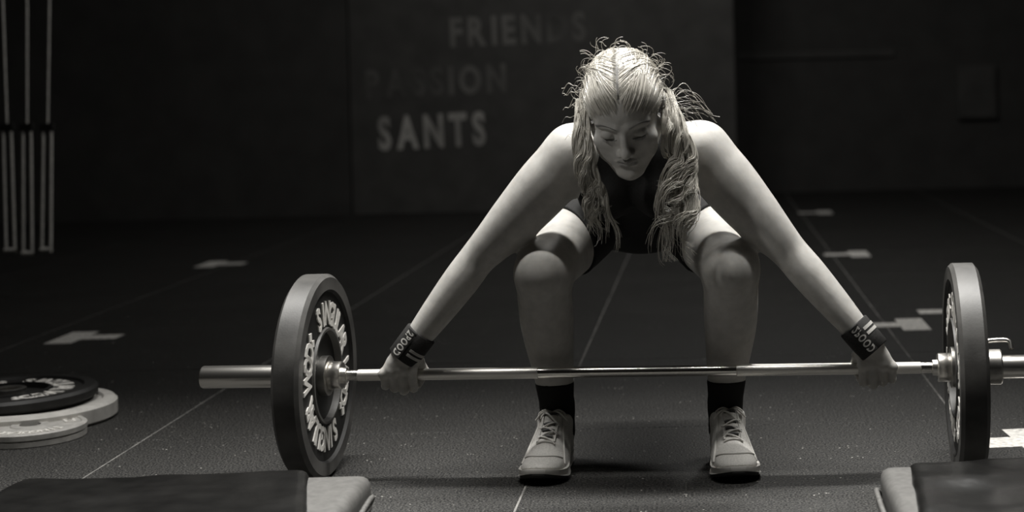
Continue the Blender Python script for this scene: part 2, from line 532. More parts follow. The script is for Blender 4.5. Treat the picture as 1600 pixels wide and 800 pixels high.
# ================================================================== plates lying on the floor, left
def floor_plate(px, py, z_top, hw, R, label, rubber, spin, ink=True, face=None):
    u, v = px - PPX, py - PPY
    Y = (CAM_H - z_top) * F_PX / (u * math.sin(ROLL) + v * math.cos(ROLL))
    c = at(px, py, Y)
    return make_plate(label, (c[0], c[1], z_top - hw), (0, 0, 0), R, hw, spin, 'plates lying on the floor', rubber, ink=ink, face=face)
floor_plate(44, 628, 0.050, 0.025, 0.225, 'light grey bumper plate lying flat under the black plate', M['rubber_grey'], 0, ink=False)
floor_plate(14, 607, 0.083, 0.0165, 0.225, 'black bumper plate with white letters lying on the light grey plate', M['rubber_dark'], -68, face=M['rubber_dark'])

u, v = 47 - PPX, 663 - PPY
Ys = (CAM_H - 0.034) * F_PX / (u * math.sin(ROLL) + v * math.cos(ROLL))
c = at(47, 663, Ys)
sp = thing('small_plate', 'small mid-grey disc plate lying on the floor in front of the stack', 'weight plate', (c[0], c[1], 0), 'plates lying on the floor')
R = 0.136
lathe('plate_disc', [(0.026, 0.001), (R - 0.006, 0.0), (R - 0.001, 0.002), (R - 0.001, 0.0140), (R - 0.004, 0.0155), (R - 0.004, 0.0175), (R, 0.019), (R, 0.031), (R - 0.004, 0.034), (R - 0.013, 0.034), (R - 0.016, 0.031), (0.048, 0.031), (0.045, 0.034), (0.026, 0.034)], 96, M['rubber_mid'], sp, closed=True)
parts = ring_text('SINGULAR WOD', 0.082, 0.110, math.radians(90 + 66), math.radians(12), 0.031, 0.002, 0.78)
# lower line reads from the front too: same letters, tops inward
low = ring_text('SINGULAR WOD', 0.082, 0.110, math.radians(90 + 66), math.radians(12), 0.031, 0.002, 0.78)
low = [(np.stack([-v_[:, 0], -v_[:, 1], v_[:, 2]], 1), f_) for v_, f_ in low]
for V, Fc in parts + low:
    from_data('letter', V, Fc, M['white_ink'], sp)

# ================================================================== drop pads in front
def make_pad(label, x0, x1, yb, h, border, grey_left, seed, skew):
    """soft crash pad: grey canvas block, black vinyl cover over most of it, strap loops on its open end"""
    depth = 0.52
    t = thing('drop_pad', label, 'crash pad', ((x0 + x1) / 2, yb - depth / 2, 0), 'crash pads in front of the barbell')
    def grid_block(xa, xb, grow, nx, ny, nz, r, amp, sd, name, material):
        bm = bmesh.new()
        bm_box(bm, (xa - (x0 + x1) / 2, -depth / 2 - grow, 0.0 if grow == 0 else 0.002), (xb - (x0 + x1) / 2, depth / 2 + grow, h + grow), r, 4)
        bmesh.ops.subdivide_edges(bm, edges=[e for e in bm.edges if e.calc_length() > 0.08], cuts=22, use_grid_fill=True)
        bmesh.ops.recalc_face_normals(bm, faces=bm.faces)
        for v in bm.verts:
            p = v.co
            k = min(1.0, max(0.0, p.z / h))
            q = Vector((p.x * 5 + sd, p.y * 7, p.z * 8))
            d = mnoise.fractal(q, 1.0, 2.0, 3) * amp
            # long soft creases running across the cover
            cr = math.sin(p.x * 9 + p.y * 24 + sd) * 0.35 + math.sin(p.x * 26 - p.y * 15 + sd * 2) * 0.25
            dz_ = (d + amp * cr) * k
            v.co += Vector((0, 0, max(dz_, -0.0015) if grow else min(dz_, 0.003)))
            if grow:       # the cover lies a little askew over the pad
                w = (p.x + (x0 + x1) / 2 - (x1 if grey_left else x0)) / (border - (x1 if grey_left else x0))
                v.co.x += skew * max(0, w) ** 2 * (depth / 2 - p.y)
        o = from_bm(name, bm, material, t, smooth=True)
        return o
    grid_block(x0, x1, 0.0, 1, 1, 1, 0.028, 0.0022, seed, 'pad_body', M['pad_grey'])
    if grey_left:
        grid_block(border, x1 + 0.008, 0.008, 1, 1, 1, 0.024, 0.0075, seed + 3, 'cover', M['vinyl'])
        xe, sgn = x0, -1
    else:
        grid_block(x0 - 0.008, border, 0.008, 1, 1, 1, 0.024, 0.0042, seed + 5, 'cover', M['vinyl'])
        xe, sgn = x1, 1
    xe -= (x0 + x1) / 2
    ps = []
    for y_, dz in ((depth / 2 - 0.075, 0.0), (depth / 2 - 0.10, 0.014)):
        ps.append(smooth_path([(xe - sgn * 0.004, y_ + 0.05, h * 0.35), (xe + sgn * 0.010, y_ + 0.02, h * 0.62 - dz), (xe + sgn * 0.016, y_ - 0.05, h * 0.70 - dz), (xe + sgn * 0.014, y_ - 0.16, h * 0.58 - dz), (xe - sgn * 0.004, y_ - 0.22, h * 0.35)], 24))
    tubes('strap', ps, [0.0055, 0.0045], M['pad_strap'], t, 6)
    return t
HP = 0.09
a = at(40, 750, 3.22); b_ = at(581, 749, 3.20); c_ = at(482, 749, 3.20)
make_pad('long black crash pad at lower left with grey canvas right end', a[0], b_[0], 3.21, HP, c_[0], False, 1.7, 0.247)
a = at(1373, 727, 3.17); c_ = at(1418, 727, 3.17)
make_pad('wrinkled black crash pad at lower right with grey canvas left end', a[0], a[0] + 0.70, 3.17, HP, c_[0], True, 4.1, -0.08)

# ================================================================== white tape marks on the floor
def tape_mark(x, y, side, label, scale=1.0, rot=0.0):
    """a short wide block of tape (long in depth) with a thinner arm to one side"""
    bm = bmesh.new()
    w, d = 0.095 * scale, 0.27 * scale
    bm_box(bm, (-w / 2, -d / 2, 0), (w / 2, d / 2, 0.0012))
    xa, xb = (w / 2, w / 2 + 0.125 * scale) if side > 0 else (-w / 2 - 0.125 * scale, -w / 2)
    bm_box(bm, (xa, -0.05 * scale, 0), (xb, 0.05 * scale, 0.0012))
    o = from_bm('tape_mark', bm, M['tape'])
    o.location = (x, y, 0.0002); o.rotation_euler = (0, 0, rot)
    return tag(o, label, 'tape', 'white tape marks on the floor')
def gy(px, py):
    u, v = px - PPX, py - PPY
    Y = CAM_H * F_PX / (u * math.sin(ROLL) + v * math.cos(ROLL))
    return at(px, py, Y)
for px, py, sd, lb in ((112, 528, 1, 'white floor tape mark behind the stacked plates at left'),
                       (330, 413, 1, 'dim white floor tape mark behind the left barbell plate'),
                       (1426, 507, -1, 'white floor tape mark just right of the right wrist'),
                       (1342, 397, -1, 'small white floor tape mark above the right forearm'),
                       (1288, 332, -1, 'faintest white floor tape mark beside the right elbow, farthest back'),
                       (1508, 486, -1, 'white floor tape mark half hidden behind the right barbell plate')):
    c = gy(px, py)
    tape_mark(c[0], c[1], sd, lb)
c = gy(1606, 690)
tape_mark(c[0] + 0.02, c[1] + 0.0, -1, 'brightest white floor tape mark at the right picture edge', 1.0, math.radians(4))

# ================================================================== hanging straps at left
def hang_strap(x_top, x_split, x_end, y_end, label):
    Y = 7.0
    A = at(x_top, 0, Y); B = at(x_split, 205, Y); C1 = at(x_end, y_end, Y)
    d = unit(A - B)
    top = B + d * ((3.01 - B[2]) / d[2])
    t = thing('hanging_strap', label, 'strap', tuple(top), 'suspension straps hanging at left')
    o_ = np.array(top)
    tubes('upper_strap', [[(top - o_), (B - o_)]], [0.0055], M['strap'], t, 6)
    g = 0.019
    l1 = [B + vec(-g * 0.9, 0, 0.02) - o_, C1 + vec(-g, 0, 0) - o_]
    l2 = [B + vec(g * 0.9, 0, 0.02) - o_, C1 + vec(g, 0, 0) - o_]
    tubes('lower_strap', [l1], [0.0075], M['strap'], t, 6)
    tubes('lower_strap', [l2], [0.0075], M['strap'], t, 6)
    bm = bmesh.new(); bm_box(bm, B + vec(-0.03, -0.008, 0.0) - o_, B + vec(0.03, 0.008, 0.035) - o_, 0.003, 1)
    from_bm('buckle', bm, M['black_strap'], t)
    tubes('grip', [[C1 + vec(-0.024, 0, -0.006) - o_, C1 + vec(0.024, 0, -0.006) - o_]], [0.012], M['strap'], t, 10)
    return t
hang_strap(4, 11, 16, 389, 'leaning strap at the left picture edge, leftmost of three hanging')
hang_strap(42, 42, 43, 394, 'middle one of three straps hanging at left')
hang_strap(77, 74, 72, 388, 'rightmost of three straps hanging at left')

# pale box on the far wall, right
a = at(1497, 103, 12.5); b_ = at(1560, 185, 12.5)
bx_ = thing('wall_box', 'dim pale box mounted on the dark far wall at upper right', 'box', ((a[0] + b_[0]) / 2, 12.6, b_[2]))
w = b_[0] - a[0]; h = a[2] - b_[2]
bm = bmesh.new(); bm_box(bm, (-w / 2, -0.05, 0), (w / 2, 0, h), 0.006, 2); from_bm('box_body', bm, M['wall'], bx_)
bm = bmesh.new(); bm_box(bm, (-w / 2 + 0.015, -0.058, 0.015), (w / 2 - 0.015, -0.048, h - 0.015), 0.004, 1); from_bm('box_door', bm, M['wall'], bx_)

# ================================================================== signed-distance modelling for the figure
class SDF:
    def __init__(self):
        self.p = []      # (op, f, lo, hi, k)
    def cone(self, a, b, ra, rb, k=0.02, op='u'):
        a = np.asarray(a, np.float32); b = np.asarray(b, np.float32)
        ab = b - a; L2 = float(ab @ ab) + 1e-12
        def f(P):
            q = P - a
            t = np.clip((q @ ab) / L2, 0, 1)
            return np.sqrt(((q - t[:, None] * ab) ** 2).sum(1)) - (ra + t * (rb - ra))
        m = max(ra, rb)
        self.p.append((op, f, np.minimum(a, b) - m, np.maximum(a, b) + m, k))
        return self
    def chain(self, pts, rad, k=0.02, n=16):
        """one limb: a smooth path with a smooth radius, no bulge at the joints"""
        C = smooth_path(np.hstack([np.asarray(pts, float), np.asarray(rad, float)[:, None]]), n).astype(np.float32)
        def f(P):
            D = None
            for i in range(n - 1):
                a, b = C[i, :3], C[i + 1, :3]
                ab = b - a; q = P - a
                t = np.clip((q @ ab) / float(ab @ ab), 0, 1)
                d = np.sqrt(((q - t[:, None] * ab) ** 2).sum(1)) - (C[i, 3] + t * (C[i + 1, 3] - C[i, 3]))
                D = d if D is None else np.minimum(D, d)
            return D
        m = float(C[:, 3].max())
        self.p.append(('u', f, C[:, :3].min(0) - m, C[:, :3].max(0) + m, k))
        return self
    def ball(self, c, r, k=0.02, op='u'):
        return self.cone(c, np.asarray(c) + 1e-5, r, r, k, op)
    def ell(self, c, r, ax=None, k=0.02, op='u'):
        c = np.asarray(c, np.float32); r = np.asarray(r, np.float32)
        A = np.eye(3, dtype=np.float32) if ax is None else np.asarray(ax, np.float32)   # rows = axes
        def f(P):
            q = (P - c) @ A.T
            k0 = np.sqrt(((q / r) ** 2).sum(1)); k1 = np.sqrt(((q / r ** 2) ** 2).sum(1)) + 1e-9
            return k0 * (k0 - 1) / k1
        m = float(r.max())
        self.p.append((op, f, c - m, c + m, k))
        return self
    def clip(self, f, k=0.004):
        """keep where f < 0"""
        self.p.append(('i', f, None, None, k))
        return self
    @staticmethod
    def smin(a, b, k):
        h = np.clip(0.5 + 0.5 * (b - a) / k, 0, 1)
        return b + (a - b) * h - k * h * (1 - h)
    def ev(self, P):
        P = np.asarray(P, np.float32)
        D = np.full(len(P), 1.0, np.float32)
        for op, f, lo, hi, k in self.p:
            if lo is None:
                D = -self.smin(-D, -f(P), k); continue
            pad = k + 0.014
            m = ((P > lo - pad) & (P < hi + pad)).all(1)
            if not m.any(): continue
            d = f(P[m])
            if op == 'u': D[m] = self.smin(D[m], d, k)
            else: D[m] = -self.smin(-D[m], d, k)
        return D
    def mesh(self, h, off=0.0):
        us = [q for q in self.p if q[0] == 'u']
        lo = np.min([q[2] for q in us], 0) - 3 * h - 0.006 - off
        hi = np.max([q[3] for q in us], 0) + 3 * h + 0.006 + off
        n = np.ceil((hi - lo) / h).astype(int) + 1
        ax = [lo[i] + h * np.arange(n[i]) for i in range(3)]
        D = np.full(n, 1.0, np.float32)
        for op, f, l, u, k in self.p:
            if l is None:
                # only where it matters
                X = np.stack(np.meshgrid(*ax, indexing='ij'), -1).reshape(-1, 3).astype(np.float32)
                D = -self.smin(-D, -f(X).reshape(n), k); continue
            pad = k + 2 * h + 0.008 + off
            s = tuple(slice(max(0, int((l[i] - pad - lo[i]) / h)), min(n[i], int((u[i] + pad - lo[i]) / h) + 2)) for i in range(3))
            X = np.stack(np.meshgrid(*[ax[i][s[i]] for i in range(3)], indexing='ij'), -1)
            d = f(X.reshape(-1, 3).astype(np.float32)).reshape(X.shape[:3])
            if op == 'u': D[s] = self.smin(D[s], d, k)
            else: D[s] = -self.smin(-D[s], d, k)
        return surface_nets(D - off, lo, h)

def surface_nets(D, lo, h):
    I = (D < 0)
    c = np.zeros(np.array(D.shape) - 1, np.uint8)
    offs = [(i, j, k) for i in (0, 1) for j in (0, 1) for k in (0, 1)]
    sh = c.shape
    for o in offs:
        c += I[o[0]:o[0] + sh[0], o[1]:o[1] + sh[1], o[2]:o[2] + sh[2]]
    act = (c > 0) & (c < 8)
    idx = np.argwhere(act)
    vid = np.full(sh, -1, np.int32); vid[act] = np.arange(len(idx))
    acc = np.zeros((len(idx), 3)); cnt = np.zeros(len(idx))
    for a in offs:
        for ax in range(3):
            if a[ax]: continue
            b = list(a); b[ax] = 1
            pa = idx + a; pb = idx + b
            da = D[pa[:, 0], pa[:, 1], pa[:, 2]]; db = D[pb[:, 0], pb[:, 1], pb[:, 2]]
            m = (da < 0) != (db < 0)
            t = np.where(m, da / np.where(m, da - db, 1), 0)
            q = pa + t[:, None] * (np.array(b) - np.array(a))
            acc[m] += q[m]; cnt[m] += 1
    V = lo + h * acc / cnt[:, None]
    Q = []
    for ax in range(3):
        o1, o2 = [(1, 2), (2, 0), (0, 1)][ax]
        e = [slice(None)] * 3; e2 = [slice(None)] * 3
        e[ax] = slice(0, -1); e2[ax] = slice(1, None)
        A = I[tuple(e)]; B = I[tuple(e2)]
        P = np.argwhere(A != B)
        ok = (P[:, o1] > 0) & (P[:, o2] > 0) & (P[:, o1] < sh[o1]) & (P[:, o2] < sh[o2])
        P = P[ok]
        flip = ~A[P[:, 0], P[:, 1], P[:, 2]]
        def cell(d1, d2):
            q = P.copy(); q[:, o1] += d1; q[:, o2] += d2
            return vid[q[:, 0], q[:, 1], q[:, 2]]
        quad = np.stack([cell(-1, -1), cell(0, -1), cell(0, 0), cell(-1, 0)], 1)
        quad[flip] = quad[flip][:, ::-1]
        Q.append(quad)
    Q = np.concatenate(Q)
    return V, Q[(Q >= 0).all(1)]

def project(sdf, V, off=0.0, it=2, lim=0.002):
    V = np.asarray(V, np.float64).copy()
    e = 0.0006
    for _ in range(it):
        d = sdf.ev(V) - off
        g = np.stack([sdf.ev(V + np.eye(3)[i] * e) - off - d for i in range(3)], 1) / e
        n2 = (g ** 2).sum(1)
        st = -(d / np.maximum(n2, 0.2))[:, None] * g
        l = np.linalg.norm(st, axis=1)
        st *= np.minimum(1, lim / np.maximum(l, 1e-9))[:, None]
        V += st
    return V

def sdf_object(name, sdf, h, material, parent=None, off=0.0, proj=True):
    V, Q = sdf.mesh(h, off)
    if proj: V = project(sdf, V, off, 1)
    o = link(name, fast_mesh(name, V, Q), material, parent, smooth=True)
    return o

# ================================================================== the person
person = thing('person', 'crouching person in a black top gripping the barbell, long wavy hair hanging', 'person', (-0.165, 3.6, 0))
P0 = np.array([-0.165, 3.6, 0.0])
def pchild(o):
    """parts are modelled in world space: keep them there under the person"""
    o.parent = person
    o.matrix_parent_inverse = Matrix.Translation(Vector(-P0))
    return o

XC = -0.160
# joints (picture column, picture row, depth)
SHL, SHR = at(898, 243, 3.50), at(1093, 239, 3.49)
ELL, ELR = at(746, 404, 3.53), at(1234, 394, 3.49)
HL = bmid + bdir * tpx(627); HR = bmid + bdir * tpx(1370)
WRL = at(640, 545, 3.525); WRR = at(1354, 533, 3.455)
HIPL, HIPR = vec(-0.255, 3.93, 0.575), vec(-0.070, 3.92, 0.575)
KNL, KNR = at(848, 427, 3.51), at(1142, 422, 3.50)
ANL, ANR = at(871, 640, 3.655), at(1133, 636, 3.635)
ANL[2] = ANR[2] = 0.10

PSI = math.radians(34); HR_ = math.radians(4.5)
U0 = vec(0, -math.sin(PSI), math.cos(PSI)); Fh = vec(0, -math.cos(PSI), -math.sin(PSI)); X0h = vec(1, 0, 0)
Uh = U0 * math.cos(HR_) - X0h * math.sin(HR_)
Xh = X0h * math.cos(HR_) + U0 * math.sin(HR_)
OH = at(976, 172, 3.36)
HS = 1.03
def H(x, u, f):
    return OH + HS * (x * 1.06 * Xh + u * Uh + f * Fh)
HAX = np.stack([Xh, Uh, Fh])

body = SDF()
# torso
body.ell((XC, 3.93, 0.555), (0.150, 0.115, 0.105), k=0.03)
sdir = unit(vec(0, -0.93, 0.36)); nrm = unit(vec(0, 0.36, 0.93))
TAX = np.stack([vec(1, 0, 0), sdir, nrm])
body.ell((XC, 3.80, 0.60), (0.118, 0.14, 0.085), TAX, k=0.05)
body.ell((XC, 3.62, 0.665), (0.132, 0.165, 0.092), TAX, k=0.05)
for s in (-1, 1):
    body.ell((XC + s * 0.062, 3.51, 0.615), (0.055, 0.05, 0.05), k=0.03)
for Sx in (SHL, SHR):
    body.cone(Sx + vec(0, 0.02, 0.01), (XC, 3.56, 0.745), 0.046, 0.055, k=0.03)
    body.cone(Sx, (XC + (Sx[0] - XC) * 0.4, 3.56, 0.66), 0.056, 0.06, k=0.03)
torso_n = len(body.p)
# neck
body.cone((XC, 3.54, 0.75), H(0, -0.05, -0.045), 0.055, 0.050, k=0.03)
# arms
for Sx, El, Wr in ((SHL, ELL, WRL), (SHR, ELR, WRR)):
    ad = unit(El - Sx); fd = unit(Wr - El)
    out = unit(vec(Sx[0] - XC, 0, 0.9 * abs(Sx[0] - XC)))
    up_ = lambda t: Sx + (El - Sx) * t
    fo_ = lambda t: El + (Wr - El) * t
    body.chain([up_(0) + out * 0.006, up_(0.28) + out * 0.003, up_(0.58), up_(0.82), up_(1.0), fo_(0.25), fo_(0.6), fo_(1.0)],
               [0.0615, 0.0640, 0.0570, 0.0465, 0.0400, 0.0400, 0.035, 0.0262], k=0.03, n=80)
# legs
for Hp, Kn, An, s in ((HIPL, KNL, ANL, -1), (HIPR, KNR, ANR, 1)):
    th_ = lambda t: Hp + (Kn - Hp) * t
    sh_ = lambda t: Kn + (An - Kn) * t
    body.chain([th_(0), th_(0.4), th_(0.75), th_(1.0) + vec(0, 0.006, 0.002)], [0.094, 0.084, 0.070, 0.060], k=0.03, n=40)
    body.chain([Kn + vec(0, 0.006, -0.002), sh_(0.35) + vec(s * 0.004, 0.022, 0), sh_(0.7) + vec(0, 0.012, 0), An + vec(0, 0, 0.01), An + vec(0, 0.005, -0.035)],
               [0.060, 0.059, 0.044, 0.035, 0.037], k=0.02, n=44)
    body.ell(Kn + vec(0, -0.030, 0.006), (0.034, 0.027, 0.040), k=0.025)
    body.cone(An + vec(0, -0.01, -0.045), An + vec(0, -0.13, -0.062), 0.030, 0.022, k=0.015)
# hands
ZB = vec(0, 0, 1)
def hand(B, Wr, sgn, tw):
    a = bdir * sgn                      # outward along the bar
    n = unit(np.cross(ZB, bdir)); n = n if n[1] < 0 else -n
    body.cone(Wr, B + a * 0.004 + n * 0.020 + ZB * 0.030, 0.026, 0.022, k=0.02)
    for i, ai in enumerate((-0.030, -0.009, 0.012, 0.032)):     # index .. little finger
        r = (0.0108, 0.0112, 0.0106, 0.0092)[i]
        drop = (0.000, -0.003, 0.000, 0.005)[i]
        W0 = Wr + a * (-0.016 + 0.011 * i) + n * 0.006 + (B - Wr) * 0.15
        mcp = B + a * ai * 1.02 + n * 0.0295 + ZB * (0.013 - drop)
        pip = B + a * ai + n * (0.012 + 0.002 * (i % 2)) + ZB * (-0.0265 + drop - 0.002 * (i == 1))
        dip = B + a * (ai - 0.001) - n * 0.017 - ZB * 0.019
        tip = B + a * (ai - 0.002) - n * 0.024 + ZB * 0.002
        body.cone(W0, mcp, 0.0125, r + 0.0008, k=0.010)
        body.ball(mcp + n * 0.0015, r + 0.0012, k=0.006)
        body.cone(mcp, pip, r, r * 0.93, k=0.0035)
        body.ball(pip, r * 0.98, k=0.003)
        body.cone(pip, dip, r * 0.92, r * 0.82, k=0.003)
        body.cone(dip, tip, r * 0.82, r * 0.68, k=0.003)
    t0 = Wr - a * 0.014 + (B - Wr) * 0.25
    t1 = B - a * 0.040 + ZB * 0.030 + n * 0.006
    t2 = B - a * 0.047 + ZB * 0.002 - n * 0.0235
    t3 = B - a * 0.036 - ZB * 0.024 - n * 0.004
    body.cone(t0, t1, 0.017, 0.0138, k=0.012)
    body.cone(t1, t2, 0.0128, 0.0108, k=0.005)
    body.cone(t2, t3, 0.0108, 0.0085, k=0.003)
hand(HL, WRL, -1, 0)
hand(HR, WRR, 1, 0)
# head
hd = body
hd.ell(H(0, 0.030, -0.012), np.array((0.074, 0.086, 0.094)) * HS, HAX, k=0.02)
hd.ell(H(0, 0.040, 0.035), np.array((0.062, 0.052, 0.052)) * HS, HAX, k=0.02)      # forehead
hd.ell(H(0, -0.035, 0.030), np.array((0.060, 0.076, 0.056)) * HS, HAX, k=0.02)     # face mass
hd.ell(H(0, -0.066, 0.058), np.array((0.034, 0.036, 0.030)) * HS, HAX, k=0.018)    # muzzle
for s in (-1, 1):
    hd.cone(H(s * 0.052, -0.045, 0.000), H(s * 0.016, -0.104, 0.064), 0.020 * HS, 0.013 * HS, k=0.02)   # jaw
    hd.ell(H(s * 0.040, -0.028, 0.058), np.array((0.023, 0.017, 0.019)) * HS, HAX, k=0.016)           # cheekbone
    hd.ell(H(s * 0.036, -0.055, 0.052), np.array((0.022, 0.024, 0.020)) * HS, HAX, k=0.018)           # cheek
    hd.cone(H(s * 0.012, 0.016, 0.082), H(s * 0.042, 0.018, 0.068), 0.0085 * HS, 0.009 * HS, k=0.012)   # brow ridge
hd.ball(H(0, -0.106, 0.070), 0.0165 * HS, k=0.016)                                                     # chin
for s in (-1, 1):                                                                                         # sockets, lids
    hd.ell(H(s * 0.031, -0.003, 0.090), np.array((0.0165, 0.0115, 0.013)) * HS, HAX, k=0.012, op='s')
    hd.ell(H(s * 0.031, -0.005, 0.0705), np.array((0.0150, 0.0125, 0.0125)) * HS, HAX, k=0.004)
    hd.cone(H(s * 0.019, -0.0135, 0.0815), H(s * 0.043, -0.0125, 0.0755), 0.0022 * HS, 0.0018 * HS, k=0.003, op='s')
hd.cone(H(0, 0.010, 0.082), H(0, -0.030, 0.101), 0.0075 * HS, 0.0085 * HS, k=0.010)                  # nose
hd.ball(H(0, -0.036, 0.106), 0.0100 * HS, k=0.008)
for s in (-1, 1):
    hd.ell(H(s * 0.0115, -0.041, 0.095), np.array((0.0075, 0.0070, 0.010)) * HS, HAX, k=0.005)
    hd.ball(H(s * 0.0060, -0.0480, 0.099), 0.0030 * HS, k=0.003, op='s')
hd.cone(H(0, -0.050, 0.092), H(0, -0.058, 0.090), 0.0022 * HS, 0.0022 * HS, k=0.004, op='s')         # philtrum
hd.cone(H(-0.018, -0.0655, 0.082), H(0, -0.0615, 0.0915), 0.0040 * HS, 0.0058 * HS, k=0.005)        # lips
hd.cone(H(0.018, -0.0655, 0.082), H(0, -0.0615, 0.0915), 0.0040 * HS, 0.0058 * HS, k=0.005)
hd.cone(H(-0.013, -0.0735, 0.084), H(0.013, -0.0735, 0.084), 0.0055 * HS, 0.0055 * HS, k=0.005)
hd.ball(H(0, -0.0735, 0.087), 0.0066 * HS, k=0.005)
hd.cone(H(-0.021, -0.0680, 0.0885), H(0.021, -0.0680, 0.0885), 0.0016 * HS, 0.0016 * HS, k=0.003, op='s')
hd.cone(H(-0.012, -0.0850, 0.092), H(0.012, -0.0850, 0.092), 0.0040 * HS, 0.0040 * HS, k=0.008, op='s')
for s in (-1, 1):                                                                                         # ears
    hd.ell(H(s * 0.0755, -0.006, -0.012), np.array((0.0085, 0.030, 0.018)) * HS, HAX, k=0.006)
    hd.ell(H(s * 0.0835, -0.002, -0.008), np.array((0.006, 0.016, 0.009)) * HS, HAX, k=0.005, op='s')
    hd.ball(H(s * 0.0755, -0.034, -0.004), 0.0075 * HS, k=0.006)

V, Q = body.mesh(0.004)
me = fast_mesh('body', V, Q)
# refine head and hands once, then settle every point on the surface
bm = bmesh.new(); bm.from_mesh(me)
bm.verts.ensure_lookup_table()
def fine_zone(p):
    q = np.array(p[:])
    l = HAX @ (q - OH)
    if abs(l[0]) < 0.10 and -0.125 < l[1] < 0.09 and l[2] > 0.02: return True
    return np.linalg.norm(q - HL) < 0.065 or np.linalg.norm(q - HR) < 0.065
sel = {v for v in bm.verts if fine_zone(v.co)}
ed = [e for e in bm.edges if e.verts[0] in sel and e.verts[1] in sel]
bmesh.ops.subdivide_edges(bm, edges=ed, cuts=1, use_grid_fill=True)
bmesh.ops.triangulate(bm, faces=[f for f in bm.faces if len(f.verts) > 4])
bm.to_mesh(me); bm.free()
V = np.zeros(len(me.vertices) * 3, np.float32); me.vertices.foreach_get('co', V); V = V.reshape(-1, 3)
V = project(body, V, 0, 2)
me.vertices.foreach_set('co', V.astype(np.float32).ravel()); me.update()
bodyo = pchild(link('body', me, [M['skin'], M['lip']], None, smooth=True))
# lips take their own tone
cen = np.zeros(len(me.polygons) * 3, np.float32); me.polygons.foreach_get('center', cen); cen = cen.reshape(-1, 3)
loc = ((cen - OH) @ HAX.T) / HS
lipm = (loc[:, 2] > 0.075) & ((loc[:, 0] / 0.0215) ** 2 + ((loc[:, 1] + 0.0675) / 0.0115) ** 2 < 1)
mi = np.zeros(len(me.polygons), np.int32); mi[lipm] = 1
me.polygons.foreach_set('material_index', mi)

# ---- brows, lashes, ear stud
paths = []; rad = []
for s in (-1, 1):
    for i in range(26):
        t = i / 25
        x = 0.012 + t * 0.040; u_ = 0.0165 + 0.007 * math.sin(t * 2.4) - 0.006 * t * t
        p = H(s * x, u_, 0.092 - 0.020 * t)
        q = H(s * (x + 0.006), u_ + 0.0015, 0.092 - 0.020 * t - 0.003)
        paths.append([p, (p + q) / 2 + 0.0006 * Fh, q]); rad.append(0.0009)
pp = project(body, np.array([p for q in paths for p in q]), 0.0006, 6, 0.006).reshape(-1, 3, 3)
o = pchild(tubes('eyebrows', list(pp), rad, M['brow'], None, 4)); o['kind'] = 'stuff'
paths = []
for s in (-1, 1):
    base = []
    for t in np.linspace(0, 1, 14):
        base.append(H(s * (0.018 + 0.027 * t), -0.0135 - 0.0025 * math.sin(PI * t), 0.088 - 0.006 * t))
    base = project(body, np.array(base), 0.0004, 6, 0.005)
    paths.append(base)
    for b0 in base[2:]:
        paths.append(np.array([b0, b0 + 0.004 * Fh - 0.003 * Uh, b0 + 0.007 * Fh - 0.003 * Uh]))
o = pchild(tubes('eyelashes', paths, [0.0009 if len(p) > 5 else 0.0004 for p in paths], M['brow'], None, 4)); o['kind'] = 'stuff'
bm = bmesh.new(); bmesh.ops.create_uvsphere(bm, u_segments=14, v_segments=10, radius=0.0032, matrix=Matrix.Translation(Vector(H(0.078, -0.043, 0.000))))
pchild(from_bm('earring', bm, M['chrome'], None, smooth=True))

# ---- clothing
top = SDF(); top.p = [q for q in body.p[:torso_n]]
XH = lambda P: np.abs(P[:, 0] - XC)
top.clip(lambda P: XH(P) - (0.128 - 0.03 * np.clip((P[:, 2] - 0.70) / 0.08, 0, 1)))
top.clip(lambda P: P[:, 1] - 3.86)
# scooped neck
top.p.append(('s', (lambda c, r: (lambda P: np.sqrt(((P - c) ** 2).sum(1)) - r))(np.array((XC, 3.47, 0.80), np.float32), 0.085), np.array((XC - 0.1, 3.37, 0.70)), np.array((XC + 0.1, 3.57, 0.90)), 0.006))
pchild(sdf_object('tank_top', top, 0.005, M['black_cloth'], None, 0.005))
shorts = SDF()
shorts.ell((XC, 3.93, 0.555), (0.154, 0.119, 0.109), k=0.03)
shorts.ell((XC, 3.82, 0.60), (0.122, 0.11, 0.09), TAX, k=0.05)
for Hp, Kn in ((HIPL, KNL), (HIPR, KNR)):
    shorts.chain([Hp, Hp + (Kn - Hp) * 0.4, Hp + (Kn - Hp) * 0.75, Hp + (Kn - Hp) * 0.95], [0.096, 0.087, 0.073, 0.064], k=0.03, n=10)
for Hp, Kn, s_ in ((HIPL, KNL, -1), (HIPR, KNR, 1)):
    d_ = unit(unit(Kn - Hp) + vec(0.75 * s_, 0, 0)); lim = float((Hp + (Kn - Hp) * 0.58) @ d_)  # slanted hem: black cloth reaches inward to stand in for thigh shade
    shorts.clip((lambda d_, lim: (lambda P: P @ d_.astype(np.float32) - lim))(d_, lim))
pchild(sdf_object('shorts', shorts, 0.005, M['black_cloth'], None, 0.003))
for Kn, An in ((KNL, ANL), (KNR, ANR)):
    so = SDF()
    so.cone(Kn + (An - Kn) * 0.42 + vec(0, 0.015, 0), An + vec(0, 0, 0.02), 0.053, 0.034, k=0.01)
    so.cone(An + vec(0, 0, 0.03), An + vec(0, 0.005, -0.03), 0.035, 0.036, k=0.01)
    so.clip(lambda P: P[:, 2] - 0.185 + 0.0 * P[:, 0])
    pchild(sdf_object('sock', so, 0.004, M['sock'], None, 0.003))

